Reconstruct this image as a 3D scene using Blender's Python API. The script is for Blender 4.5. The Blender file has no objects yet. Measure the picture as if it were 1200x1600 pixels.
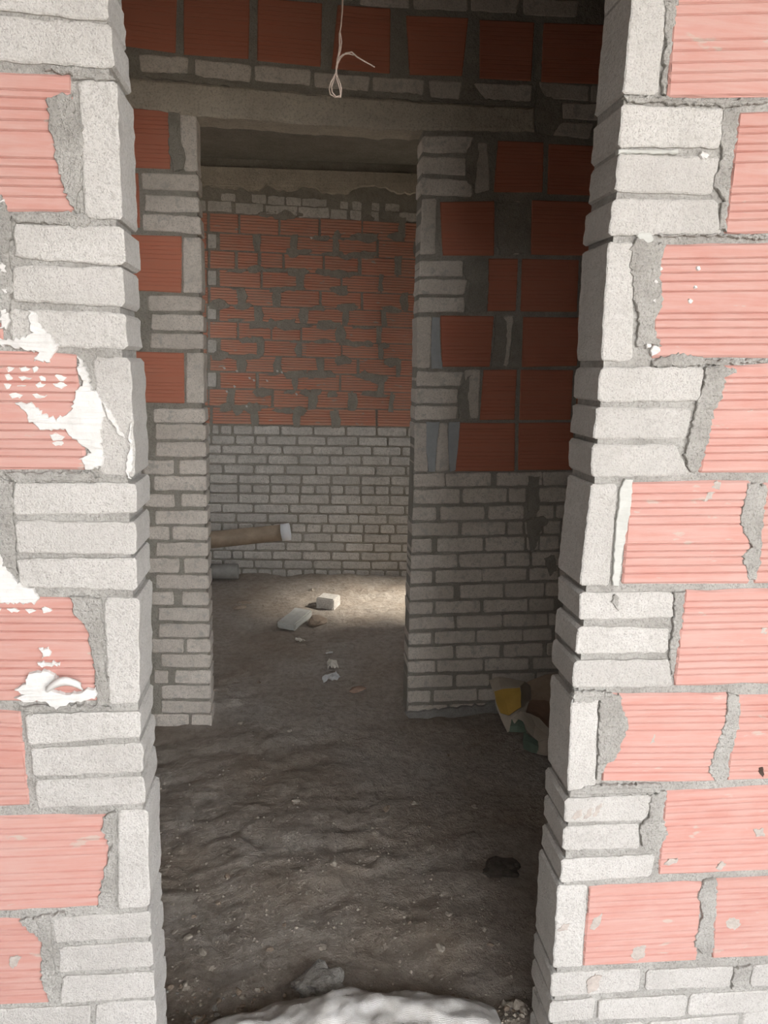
import bpy, bmesh, math, random
from mathutils import Vector, Matrix, noise
from mathutils.geometry import tessellate_polygon

random.seed(7)
S = bpy.context.scene
COL = S.collection

# ------------------------------------------------------------------ camera
PITCH, ROLL, YAW, FPX = 0.1938, 0.0220, 0.1180, 1158.2
CAM = Vector((0, 0, 1.5))
FW = Vector((math.sin(YAW) * math.cos(PITCH), math.cos(YAW) * math.cos(PITCH), -math.sin(PITCH)))
_r = Vector((math.cos(YAW), -math.sin(YAW), 0))
_u = _r.cross(FW)
RT = _r * math.cos(ROLL) + _u * math.sin(ROLL)
UP = -_r * math.sin(ROLL) + _u * math.cos(ROLL)
cd = bpy.data.cameras.new('camera')
cam = bpy.data.objects.new('camera', cd)
COL.objects.link(cam)
cam.matrix_world = Matrix(((RT.x, UP.x, -FW.x, CAM.x), (RT.y, UP.y, -FW.y, CAM.y), (RT.z, UP.z, -FW.z, CAM.z), (0, 0, 0, 1)))
cd.sensor_fit = 'VERTICAL'
cd.sensor_height = 32.0
cd.lens = FPX / 1600 * 32.0
cd.clip_start = 0.02
S.camera = cam

# ------------------------------------------------------------------ sky, sun, exposure
w = bpy.data.worlds.new('daylight_sky')
S.world = w
w.use_nodes = True
bg = w.node_tree.nodes['Background']
bg.inputs[0].default_value = (0.97, 0.98, 1.0, 1)
bg.inputs[1].default_value = 5.6
sd = bpy.data.lights.new('sun', 'SUN')
sd.energy = 6.5
sd.angle = math.radians(12.0)
sd.color = (1.0, 0.93, 0.82)
sun = bpy.data.objects.new('sun', sd)
COL.objects.link(sun)
sun.location = (6, 3, 6)
sun.rotation_euler = (-Vector((0.80, 0.0, 0.66))).to_track_quat('-Z', 'Y').to_euler()
S.view_settings.view_transform = 'Standard'
S.view_settings.look = 'None'
S.view_settings.gamma = 1.0
S.view_settings.use_curve_mapping = False
S.view_settings.exposure = 0.60

# ------------------------------------------------------------------ materials
def mat(name):
    m = bpy.data.materials.new(name)
    m.use_nodes = True
    return m, m.node_tree, m.node_tree.nodes['Principled BSDF']

def nd(t, kind, **kw):
    n = t.nodes.new(kind)
    for k, v in kw.items():
        if k.startswith('i_'):
            key = k[2:].replace('_', ' ')
            n.inputs[key].default_value = v
        else:
            setattr(n, k, v)
    return n

def ramp(t, src, stops, interp='LINEAR'):
    r = nd(t, 'ShaderNodeValToRGB')
    r.color_ramp.interpolation = interp
    e = r.color_ramp.elements
    while len(e) < len(stops):
        e.new(0.5)
    for k, (p, c) in enumerate(stops):
        e[k].position = p
        e[k].color = c if len(c) == 4 else (*c, 1)
    t.links.new(src, r.inputs[0])
    return r.outputs[0]

def mix(t, fac, a, b, mode='MIX'):
    n = nd(t, 'ShaderNodeMix', data_type='RGBA', blend_type=mode)
    for sock, v in ((n.inputs[0], fac), (n.inputs[6], a), (n.inputs[7], b)):
        if hasattr(v, 'is_linked') or hasattr(v, 'links'):
            t.links.new(v, sock)
        elif isinstance(v, (int, float)):
            sock.default_value = v
        else:
            sock.default_value = (*v, 1) if len(v) == 3 else v
    return n.outputs[2]

def noise_tex(t, vec, scale, detail=4, rough=0.6):
    n = nd(t, 'ShaderNodeTexNoise')
    n.inputs['Scale'].default_value = scale
    n.inputs['Detail'].default_value = detail
    n.inputs['Roughness'].default_value = rough
    t.links.new(vec, n.inputs['Vector'])
    return n.outputs['Fac']

def position(t):
    return nd(t, 'ShaderNodeNewGeometry').outputs['Position']

def bump(t, bs, height, strength, dist, prev=None):
    b = nd(t, 'ShaderNodeBump')
    b.inputs['Strength'].default_value = strength
    b.inputs['Distance'].default_value = dist
    t.links.new(height, b.inputs['Height'])
    if prev is not None:
        t.links.new(prev, b.inputs['Normal'])
    t.links.new(b.outputs[0], bs.inputs['Normal'])
    return b.outputs[0]

B, W_ = (0, 0, 0), (1, 1, 1)

def make_concrete(name, c1, c2, grey, smear, gr=260, bstr=0.8):
    """pale sand-cement brick: pitted, grainy, some mortar wiped over it"""
    m, t, bs = mat(name)
    p = position(t)
    oi = nd(t, 'ShaderNodeObjectInfo').outputs['Random']
    tone = ramp(t, oi, [(0, c1), (1, c2)])
    grain = noise_tex(t, p, gr, 3, 0.7)
    col = mix(t, ramp(t, grain, [(0.30, (1.0,) * 3), (0.48, B)]), tone, tuple(x * .92 for x in grey))
    g2 = noise_tex(t, p, gr * .33, 5, .75)
    col = mix(t, ramp(t, g2, [(0.34, (.55,) * 3), (0.5, B)]), col, grey)
    big = noise_tex(t, p, 9, 5, 0.65)
    col = mix(t, ramp(t, big, [(0.40, (0.0,) * 3), (0.75, (0.5,) * 3)]), col, grey)
    sm = noise_tex(t, p, 26, 4, 0.6)
    col = mix(t, ramp(t, sm, [(0.56, B), (0.66, (smear,) * 3)]), col, (0.40, 0.385, 0.35))
    t.links.new(col, bs.inputs['Base Color'])
    bs.inputs['Roughness'].default_value = 0.95
    n1 = bump(t, bs, grain, bstr, 0.003)
    bump(t, bs, noise_tex(t, p, 70, 4, 0.7), 0.6, 0.006, n1)
    return m

def make_clay(name, c1, c2, dust, dust_amt, smear_amt, flat=0.0):
    m, t, bs = mat(name)
    p = position(t)
    oi = nd(t, 'ShaderNodeObjectInfo').outputs['Random']
    tone = ramp(t, oi, [(0, c1), (1, c2)])
    # streaks of the extrusion run along the brick
    mp = nd(t, 'ShaderNodeMapping')
    mp.inputs['Scale'].default_value = (1.0, 1.0, 14.0)
    t.links.new(p, mp.inputs[0])
    st = noise_tex(t, mp.outputs[0], 9, 4, 0.6)
    col = mix(t, ramp(t, st, [(0.35, B), (0.7, (0.45,) * 3)]), tone, dust)
    d = noise_tex(t, p, 6, 5, 0.65)
    col = mix(t, ramp(t, d, [(0.3, (dust_amt * 0.3,) * 3), (0.7, (dust_amt,) * 3)]), col, dust)
    # mortar wiped on in slanting strokes
    mp2 = nd(t, 'ShaderNodeMapping')
    mp2.inputs['Rotation'].default_value = (0, math.radians(52), 0)
    mp2.inputs['Scale'].default_value = (1, 1, 3.2)
    t.links.new(p, mp2.inputs[0])
    s2 = noise_tex(t, mp2.outputs[0], 13, 4, 0.55)
    col = mix(t, ramp(t, s2, [(0.66, B), (0.70, (smear_amt,) * 3)]), col, (0.46, 0.43, 0.38))
    t.links.new(col, bs.inputs['Base Color'])
    bs.inputs['Roughness'].default_value = 0.85
    bump(t, bs, noise_tex(t, mp.outputs[0], 60, 4, 0.6), 0.25, 0.003)
    return m

def make_mortar(name, c1, c2, sc=1.0, bs_=0.9):
    m, t, bs = mat(name)
    p = position(t)
    n1 = noise_tex(t, p, 14 * sc, 6, 0.7)
    col = mix(t, ramp(t, n1, [(0.35, B), (0.65, W_)]), c1, c2)
    g = noise_tex(t, p, 210 * sc, 3, 0.7)
    col = mix(t, ramp(t, g, [(0.35, (0.5,) * 3), (0.5, B)]), col, tuple(x * 0.55 for x in c1))
    t.links.new(col, bs.inputs['Base Color'])
    bs.inputs['Roughness'].default_value = 1.0
    a = bump(t, bs, g, bs_, 0.004)
    bump(t, bs, noise_tex(t, p, 45 * sc, 5, 0.7), 0.8, 0.012, a)
    return m

def make_plain(name, c, rough=0.8, var=0.15, sc=40, bstr=0.2):
    m, t, bs = mat(name)
    p = position(t)
    n = noise_tex(t, p, sc, 5, 0.65)
    col = mix(t, ramp(t, n, [(0.3, B), (0.7, W_)]), tuple(x * (1 - var) for x in c), tuple(min(1, x * (1 + var)) for x in c))
    t.links.new(col, bs.inputs['Base Color'])
    bs.inputs['Roughness'].default_value = rough
    bump(t, bs, n, bstr, 0.004)
    return m

M_BRICK = make_concrete('pale_cement_brick', (0.55, 0.528, 0.50), (0.63, 0.607, 0.577), (0.39, 0.372, 0.345), 0.12, 300, 1.0)
M_BRICK_IN = make_concrete('indoor_cement_brick', (0.66, 0.595, 0.525), (0.78, 0.71, 0.635), (0.45, 0.405, 0.35), 0.60, 200)  # same brick as the front, colour lightened in place of indoor light
M_BRICK_FAR = make_concrete('far_cement_brick', (0.60, 0.57, 0.53), (0.74, 0.70, 0.65), (0.40, 0.38, 0.34), 0.45, 120)  # far copy of the brick, lightened where little light reaches
M_CLAY = make_clay('lit_dusty_red_clay', (0.45, 0.180, 0.143), (0.51, 0.218, 0.178), (0.56, 0.40, 0.36), 0.42, 0.55)  # front copy: dust, plus the pink of overexposed light in the colour
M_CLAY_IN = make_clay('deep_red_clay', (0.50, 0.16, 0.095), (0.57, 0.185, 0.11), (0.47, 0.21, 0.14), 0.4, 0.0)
M_CLAY_FAR = make_clay('far_red_clay', (0.66, 0.235, 0.145), (0.74, 0.28, 0.175), (0.48, 0.36, 0.28), 0.45, 0.8)  # far copy of the clay, brightened to make up for weak light
M_MORTAR = make_mortar('grey_mortar', (0.33, 0.315, 0.29), (0.46, 0.445, 0.415))
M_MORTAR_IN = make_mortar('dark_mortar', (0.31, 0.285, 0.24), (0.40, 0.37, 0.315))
M_SMOOTH = make_plain('trowelled_mortar', (0.50, 0.50, 0.47), 0.9, 0.1, 30)
M_STROKE = make_plain('wiped_mortar', (0.42, 0.37, 0.335), 0.95, 0.18, 90)
M_BLUEGREY = make_plain('blue_grey_mortar', (0.37, 0.38, 0.385), 0.9, 0.1, 30)
M_LINTEL = make_mortar('cast_concrete', (0.46, 0.41, 0.335), (0.60, 0.54, 0.445), 0.6)
M_PLASTER = make_plain('white_plaster', (0.66, 0.645, 0.625), 0.85, 0.09, 45, 0.6)
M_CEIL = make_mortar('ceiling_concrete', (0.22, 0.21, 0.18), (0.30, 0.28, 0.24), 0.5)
M_SLAB = make_plain('screed', (0.27, 0.255, 0.235), 0.9, 0.15, 8)
M_GROUND = make_plain('sandy_ground', (0.40, 0.35, 0.29), 0.95, 0.15, 5)
M_RENDER = make_plain('cement_render', (0.14, 0.13, 0.12), 0.9, 0.08, 6)  # kept dark so the added front walls bounce little light

# trampled dirt
M_DIRT, t, bs = mat('trampled_dirt')
p = position(t)
n0 = noise_tex(t, p, 2.2, 5, 0.6)
n1 = noise_tex(t, p, 30, 6, 0.7)
n2 = noise_tex(t, p, 160, 4, 0.75)
col = mix(t, ramp(t, n0, [(0.35, B), (0.65, W_)]), (0.43, 0.355, 0.285), (0.56, 0.51, 0.45))
col = mix(t, ramp(t, n1, [(0.35, (0.55,) * 3), (0.6, B)]), col, (0.26, 0.205, 0.155))
col = mix(t, ramp(t, n2, [(0.60, B), (0.72, (0.6,) * 3)]), col, (0.60, 0.54, 0.46))
t.links.new(col, bs.inputs['Base Color'])
bs.inputs['Roughness'].default_value = 1.0
a = bump(t, bs, n2, 0.9, 0.008)
bump(t, bs, n1, 0.9, 0.03, a)

# ------------------------------------------------------------------ helpers
def link(name, me, m, parent=None):
    o = bpy.data.objects.new(name, me)
    COL.objects.link(o)
    if m is not None and not me.materials:
        me.materials.append(m)
    if parent is not None:
        o.parent = parent
    return o

def tag(o, label=None, cat=None, group=None, kind=None):
    if label: o['label'] = label
    if cat: o['category'] = cat
    if group: o['group'] = group
    if kind: o['kind'] = kind
    return o

def mesh(name, verts, faces, smooth=False):
    me = bpy.data.meshes.new(name)
    me.from_pydata([tuple(v) for v in verts], [], faces)
    me.validate()
    if smooth:
        for f in me.polygons: f.use_smooth = True
    return me

def ray(x, y):
    return FW + RT * ((x - 600) / FPX) + UP * ((800 - y) / FPX)

def on_floor(x, y, z=0.0):
    d = ray(x, y)
    return CAM + d * ((z - CAM.z) / d.z)

class Wall:
    """a vertical masonry face: u along it, v = height, d = depth into the wall"""
    def __init__(s, y0, ang):
        s.o = Vector((0, y0, 0))
        s.U = Vector((math.cos(ang), math.sin(ang), 0))
        s.N = Vector((-math.sin(ang), math.cos(ang), 0))
        s.root = None
    def uv(s, x, y, d=0.0):
        r = ray(x, y)
        k = ((s.o - CAM).dot(s.N) + d) / r.dot(s.N)
        q = CAM + r * k - s.o
        return (q.dot(s.U), q.z)
    def P(s, u, v, d):
        return s.o + s.U * u + Vector((0, 0, v)) + s.N * d

def densify(poly, step, jit, rng):
    out = []
    n = len(poly)
    for i in range(n):
        a, b = poly[i], poly[(i + 1) % n]
        L = math.hypot(b[0] - a[0], b[1] - a[1])
        k = max(1, int(round(L / step)))
        for j in range(k):
            f = j / k
            jj = jit
            out.append((a[0] + (b[0] - a[0]) * f + rng.uniform(-jj, jj), a[1] + (b[1] - a[1]) * f + rng.uniform(-jj, jj)))
    return out

def round_corners(poly, r):
    out = []
    n = len(poly)
    for i in range(n):
        p, a, b = poly[i], poly[i - 1], poly[(i + 1) % n]
        for q, order in ((a, 0), (b, 1)):
            dx, dy = q[0] - p[0], q[1] - p[1]
            L = math.hypot(dx, dy) or 1
            k = min(r, L * 0.4) / L
            out.append((p[0] + dx * k, p[1] + dy * k))
    return out

def inset(poly, amt):
    """move every point towards the inside along its local normal"""
    n = len(poly)
    area = sum(poly[i][0] * poly[(i + 1) % n][1] - poly[(i + 1) % n][0] * poly[i][1] for i in range(n))
    sg = 1 if area > 0 else -1
    out = []
    for i in range(n):
        a, b = poly[i - 1], poly[(i + 1) % n]
        dx, dy = b[0] - a[0], b[1] - a[1]
        L = math.hypot(dx, dy) or 1
        out.append((poly[i][0] - sg * dy / L * amt, poly[i][1] + sg * dx / L * amt))
    return out

def slab_mesh(wall, poly, d0, bev, d1, step=0.02, jit=0.0015, rc=0.006, rng=random, relief=0.0, back=True, ins=None):
    """a piece with the given outline on the wall: face at depth d0, worn arris bev, body back to d1"""
    pl = round_corners(poly, rc) if rc else list(poly)
    pl = densify(pl, step, jit, rng)
    n = len(pl)
    inn = inset(pl, bev if ins is None else ins)
    V = []
    for (u, v) in inn: V.append(wall.P(u, v, d0 + rng.uniform(0, relief)))
    for (u, v) in pl: V.append(wall.P(u, v, d0 + bev * 0.8))
    for (u, v) in pl: V.append(wall.P(u, v, d1))
    area = sum(pl[i][0] * pl[(i + 1) % n][1] - pl[(i + 1) % n][0] * pl[i][1] for i in range(n))
    if ins is None:
        F = [tuple(range(n))]
    else:
        F = []
        for tri in tessellate_polygon([[Vector((u, v, 0)) for (u, v) in pl]]):
            a, b, c = tri
            ar = (pl[b][0] - pl[a][0]) * (pl[c][1] - pl[a][1]) - (pl[c][0] - pl[a][0]) * (pl[b][1] - pl[a][1])
            F.append((a, b, c) if ar * area > 0 else (a, c, b))
        back = False
    for i in range(n):
        j = (i + 1) % n
        F.append((i, n + i, n + j, j))
        F.append((n + i, 2 * n + i, 2 * n + j, n + j))
    if back:
        F.append(tuple(range(3 * n - 1, 2 * n - 1, -1)))
    if area < 0:
        F = [tuple(reversed(f)) for f in F]
    return mesh('piece', V, F)

G20 = (0.12, 0.18, 0.255, 0.33, 0.41, 0.60, 0.67, 0.745, 0.82, 0.89)
G10 = (0.16, 0.32, 0.48, 0.64, 0.82)

def lerp2(q, s, t_):
    (ax, ay), (bx, by), (cx, cy), (dx, dy) = q   # tl tr br bl
    return (((ax * (1 - s) + bx * s) * (1 - t_) + (dx * (1 - s) + cx * s) * t_),
            ((ay * (1 - s) + by * s) * (1 - t_) + (dy * (1 - s) + cy * s) * t_))

def clay_mesh(wall, q, d0, d1, grooves=G20, gd=0.0022, gw=0.010, nu=3, jit=0.0012, rng=random):
    """extruded hollow clay block: grooved face"""
    rows = [(0.0, 0.004), (0.02, 0.0)]
    for g in grooves:
        g += rng.uniform(-0.008, 0.008)
        rows += [(g - gw, 0.0), (g, gd), (g + gw * 0.8, 0.0)]
    rows += [(0.98, 0.0), (1.0, 0.004)]
    V, F = [], []
    ss = [0.0] + [k / nu for k in range(nu + 1)] + [1.0]
    ss[1] = 0.012; ss[-2] = 0.988
    m = len(ss)
    for (tt, dd) in rows:
        for k, s in enumerate(ss):
            u, v = lerp2(q, s, tt)
            e = 0.003 if k in (0, m - 1) else 0.0
            V.append(wall.P(u + (rng.uniform(-jit, jit) if e else 0), v + (rng.uniform(-jit, jit) if dd == 0.004 else 0), d0 + dd + e))
    R = len(rows)
    for i in range(R - 1):
        for k in range(m - 1):
            a = i * m + k
            F.append((a, a + m, a + m + 1, a + 1))
    # sides back into the wall
    per = [k for k in range(m)] + [i * m + m - 1 for i in range(1, R)] + [(R - 1) * m + k for k in range(m - 2, -1, -1)] + [i * m for i in range(R - 2, 0, -1)]
    # keep only corner-ish ring: map straight back
    base = len(V)
    cor = [lerp2(q, 0, 0), lerp2(q, 1, 0), lerp2(q, 1, 1), lerp2(q, 0, 1)]
    for (u, v) in cor: V.append(wall.P(u, v, d1))
    top = list(range(m)); right = [i * m + m - 1 for i in range(R)]
    bot = [(R - 1) * m + k for k in range(m - 1, -1, -1)]; left = [i * m for i in range(R - 1, -1, -1)]
    for edge, a, b in ((top, base, base + 1), (right, base + 1, base + 2), (bot, base + 2, base + 3), (left, base + 3, base)):
        F.append(tuple(edge) + (b, a))
    return mesh('clay', V, F)

def box_mesh(parts):
    V, F = [], []
    for (x0, x1, y0, y1, z0, z1) in parts:
        b = len(V)
        for z in (z0, z1):
            for (x, y) in ((x0, y0), (x1, y0), (x1, y1), (x0, y1)):
                V.append((x, y, z))
        F += [tuple(b + k for k in f) for f in ((3, 2, 1, 0), (4, 5, 6, 7), (0, 1, 5, 4), (1, 2, 6, 5), (2, 3, 7, 6), (3, 0, 4, 7))]
    return mesh('box', V, F)

def wall_core(wall, rects, d0, d1):
    """mortar body of a wall: rectangles (u0,u1,v0,v1) as one mesh, between depths d0 and d1"""
    V, F = [], []
    for (u0, u1, v0, v1) in rects:
        b = len(V)
        for d in (d0, d1):
            for (u, v) in ((u0, v0), (u1, v0), (u1, v1), (u0, v1)):
                V.append(wall.P(u, v, d))
        F += [tuple(b + k for k in f) for f in ((0, 1, 2, 3), (7, 6, 5, 4), (4, 5, 1, 0), (5, 6, 2, 1), (6, 7, 3, 2), (7, 4, 0, 3))]
    return mesh('core', V, F)

def structure(name, me, m, label):
    o = link(name, me, m)
    return tag(o, label, 'wall' if 'wall' in name else name.split('_')[0], None, 'structure')

# ------------------------------------------------------------------ the walls
FRONT = Wall(1.2637, 0.0)
INNER = Wall(2.9633, 0.0079)
FAR = Wall(5.1453, -0.0688)
XL, XR = -0.2768, 0.5247
IL, IR = -0.3642, 0.4645
ROOM_L, ROOM_R, TOPZ = -1.9, 2.1, 2.95

FRONT.root = structure('wall_front', wall_core(FRONT, [(ROOM_L, XL - 0.006, -0.02, TOPZ), (XR + 0.006, 2.6, -0.02, TOPZ), (XL - 0.006, XR + 0.006, 2.34, TOPZ)], 0.0045, 0.114),
                       M_MORTAR, 'pale brick and red clay block wall around the nearer doorway')
INNER.root = structure('wall_inner', wall_core(INNER, [(ROOM_L, IL - 0.006, -0.02, TOPZ), (IR + 0.006, ROOM_R, -0.02, TOPZ), (IL - 0.006, IR + 0.006, 2.40, TOPZ)], 0.006, 0.114),
                       M_MORTAR_IN, 'shaded brick and clay block wall around the second doorway')
FAR.root = structure('wall_back', wall_core(FAR, [(ROOM_L, ROOM_R, -0.02, TOPZ)], 0.006, 0.12),
                     M_MORTAR_IN, 'far wall of red clay blocks above grey bricks')

LAID = {}
def brick(wall, px, m, kind='brick', d0=None, depth=0.116, step=0.014, jit=0.0015, bev=0.0026, rc=0.005, uvq=None, wob=True):
    q = uvq or [wall.uv(*p_) for p_ in px]
    LAID.setdefault(id(wall), []).append((min(c[0] for c in q), max(c[0] for c in q), min(c[1] for c in q), max(c[1] for c in q)))
    if d0 is None:
        d0 = random.uniform(-0.002, 0.002)
    if kind == 'brick':
        me = slab_mesh(wall, q, d0, bev, depth, step, jit, rc, random, 0.0008)
        return link('brick', me, m, wall.root)
    me = clay_mesh(wall, q, d0, depth, *kind)
    return link('clay_block', me, m, wall.root)

def patch(wall, px, m, name='mortar_patch', thick=0.0035, step=0.006, jit=0.003, d1=0.010, rc=0.0, rel=0.002):
    q = [wall.uv(*p_) for p_ in px]
    me = slab_mesh(wall, q, -thick, thick, d1, step, jit, rc, random, rel, True, 0.0012)
    return link(name, me, m, wall.root)

def crop(ox, oy, k):
    return lambda pts: [(ox + x * k, oy + y * k) for (x, y) in pts]

# ---- front wall, right pier (pixel outlines tl tr br bl)
right_b = [
 [(993,-62),(1050,-62),(1028,148),(973,148)],
 [(970,163),(1131,170),(1126,231),(967,230)], [(966,240),(1127,245),(1112,304),(961,300)], [(958,310),(1120,312),(1128,366),(951,368)],
 [(951,378),(992,380),(988,564),(939,564)],
 [(938,574),(1100,574),(1093,626),(933,628)], [(933,636),(1083,638),(1073,685),(928,687)], [(927,695),(1056,695),(1080,743),(924,746)],
 [(923,756),(965,756),(951,915),(906,916)],
 [(907,926),(1052,926),(1052,966),(904,969)], [(904,979),(1046,982),(1044,1020),(899,1023)], [(897,1033),(1047,1030),(1050,1073),(894,1075)],
 [(893,1092),(935,1090),(930,1232),(886,1239)],
 [(883,1249),(1030,1241),(1006,1283),(881,1286)], [(881,1293),(999,1288),(999,1327),(879,1330)], [(878,1343),(1024,1335),(1016,1370),(874,1379)],
 [(872,1384),(918,1384),(910,1512),(864,1514)],
 [(862,1522),(1003,1516),(999,1550),(861,1560)], [(1011,1517),(1148,1511),(1141,1543),(1008,1548)], [(1178,1509),(1310,1503),(1302,1538),(1172,1543)],
 [(859,1566),(930,1560),(927,1592),(857,1598)], [(937,1563),(1075,1555),(1070,1589),(934,1594)], [(1079,1555),(1215,1548),(1210,1582),(1075,1588)], [(1222,1548),(1350,1542),(1340,1576),(1216,1582)],
 [(1006,-12),(1170,-8),(1165,-68),(1010,-72)][::-1],
]
for q in right_b: brick(FRONT, q, M_BRICK)
right_h = [
 [(1058,-70),(1262,-76),(1256,148),(1044,153)],
 [(1156,174),(1360,170),(1352,360),(1133,366)],
 [(1030,382),(1262,378),(1258,558),(1018,558)],
 [(1124,570),(1340,568),(1334,736),(1093,739)],
 [(986,753),(1173,751),(1172,911),(972,913)], [(1193,754),(1395,750),(1390,908),(1178,912)],
 [(1071,923),(1275,920),(1268,1066),(1053,1072)],
 [(950,1085),(1138,1083),(1128,1222),(940,1222)], [(1154,1087),(1345,1083),(1338,1216),(1136,1221)],
 [(1041,1237),(1240,1226),(1232,1361),(1029,1368)],
 [(921,1386),(1098,1378),(1089,1502),(911,1511)], [(1119,1374),(1300,1366),(1290,1490),(1113,1499)],
]
HF = (G20, 0.0028, 0.011, 6, 0.002)
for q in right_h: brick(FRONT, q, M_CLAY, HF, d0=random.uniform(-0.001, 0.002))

# ---- front wall, left pier
left_b = [
 [(-70,-48),(165,-40),(171,33),(-70,10)], [(-75,20),(173,37),(178,106),(-75,90)],
 [(122,124),(183,126),(191,344),(133,340)],
 [(20,349),(194,354),(195,415),(24,403)], [(21,414),(193,419),(194,479),(20,470)], [(14,482),(196,489),(199,545),(18,540)],
 [(145,558),(203,560),(211,745),(155,742)],
 [(21,754),(213,756),(213,803),(20,805)], [(24,814),(212,816),(213,867),(25,864)], [(27,873),(213,872),(214,922),(30,918)],
 [(162,936),(217,934),(218,1098),(169,1101)],
 [(40,1117),(219,1111),(221,1151),(44,1164)], [(47,1171),(223,1161),(224,1207),(51,1215)], [(54,1221),(225,1214),(227,1258),(57,1264)],
 [(184,1268),(231,1266),(234,1418),(184,1421)],
 [(81,1436),(234,1427),(236,1466),(84,1475)], [(91,1482),(237,1473),(239,1512),(91,1521)], [(98,1527),(240,1520),(242,1558),(93,1570)],
 [(-120,1584),(142,1572),(139,1612),(-118,1622)], [(150,1570),(242,1564),(244,1604),(148,1608)],
]
for q in left_b: brick(FRONT, q, M_BRICK)
left_h = [
 [(-150,104),(111,116),(113,331),(-150,328)],
 [(-170,546),(118,552),(134,734),(-165,732)],
 [(-150,930),(145,934),(153,1097),(-145,1098)],
 [(-160,1100),(31,1112),(45,1259),(-150,1264)],
 [(-60,1279),(168,1273),(166,1417),(-52,1427)],
 [(-110,1440),(60,1436),(78,1569),(-105,1577)],
]
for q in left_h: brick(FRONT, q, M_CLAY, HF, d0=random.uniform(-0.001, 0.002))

# ---- front wall beyond the frame (coursed to the floor, to the sides and over the door)
Z0 = 1.9244
def free_edge(wall, zb, zt, side, start):
    """where the traced masonry of this course ends"""
    e = start
    for (u0, u1, v0, v1) in LAID.get(id(wall), []):
        if min(v1, zt) - max(v0, zb) > 0.02:
            e = max(e, u1) if side > 0 else min(e, u0)
    return e
def fill_course(wall, zb, zt, side, start, end, L, m, kind):
    u = free_edge(wall, zb, zt, side, start) + side * 0.013
    while side * (end - u) > 0.05:
        v = u + side * L
        if side * (v - end) > 0: v = end
        u0, u1 = min(u, v), max(u, v)
        brick(wall, None, m, kind, uvq=[(u0, zt), (u1, zt), (u1, zb), (u0, zb)], **({'step': 0.05} if kind == 'brick' else {}))
        u = v + side * 0.013
HS = (G20, 0.0028, 0.011, 1, 0.001)
def fill_front():
    for r in range(-5, 8):
        zt = Z0 - 0.205 * r; zb = zt - 0.195
        if zt > TOPZ: zt = TOPZ - 0.005
        if zt - zb < 0.06: continue
        if zb > 2.41:
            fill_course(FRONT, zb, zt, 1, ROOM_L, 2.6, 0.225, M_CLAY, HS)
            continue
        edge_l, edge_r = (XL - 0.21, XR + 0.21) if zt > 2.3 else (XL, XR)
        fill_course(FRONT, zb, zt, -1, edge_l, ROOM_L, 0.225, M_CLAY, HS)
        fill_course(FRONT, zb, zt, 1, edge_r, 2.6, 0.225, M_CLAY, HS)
    for c in range(5):
        zt = 0.276 - 0.068 * c; zb = zt - 0.058
        fill_course(FRONT, zb, zt, -1, XL + 0.013, ROOM_L, 0.205, M_BRICK, 'brick')
        fill_course(FRONT, zb, zt, 1, XR - 0.013, 2.6, 0.205, M_BRICK, 'brick')
fill_front()
# door head of the front opening
lt = link('lintel', slab_mesh(FRONT, [(XL - 0.2, 2.40), (XR + 0.2, 2.40), (XR + 0.2, 2.30), (XL - 0.2, 2.30)], -0.004, 0.005, 0.118, 0.05), M_LINTEL, FRONT.root)

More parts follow.
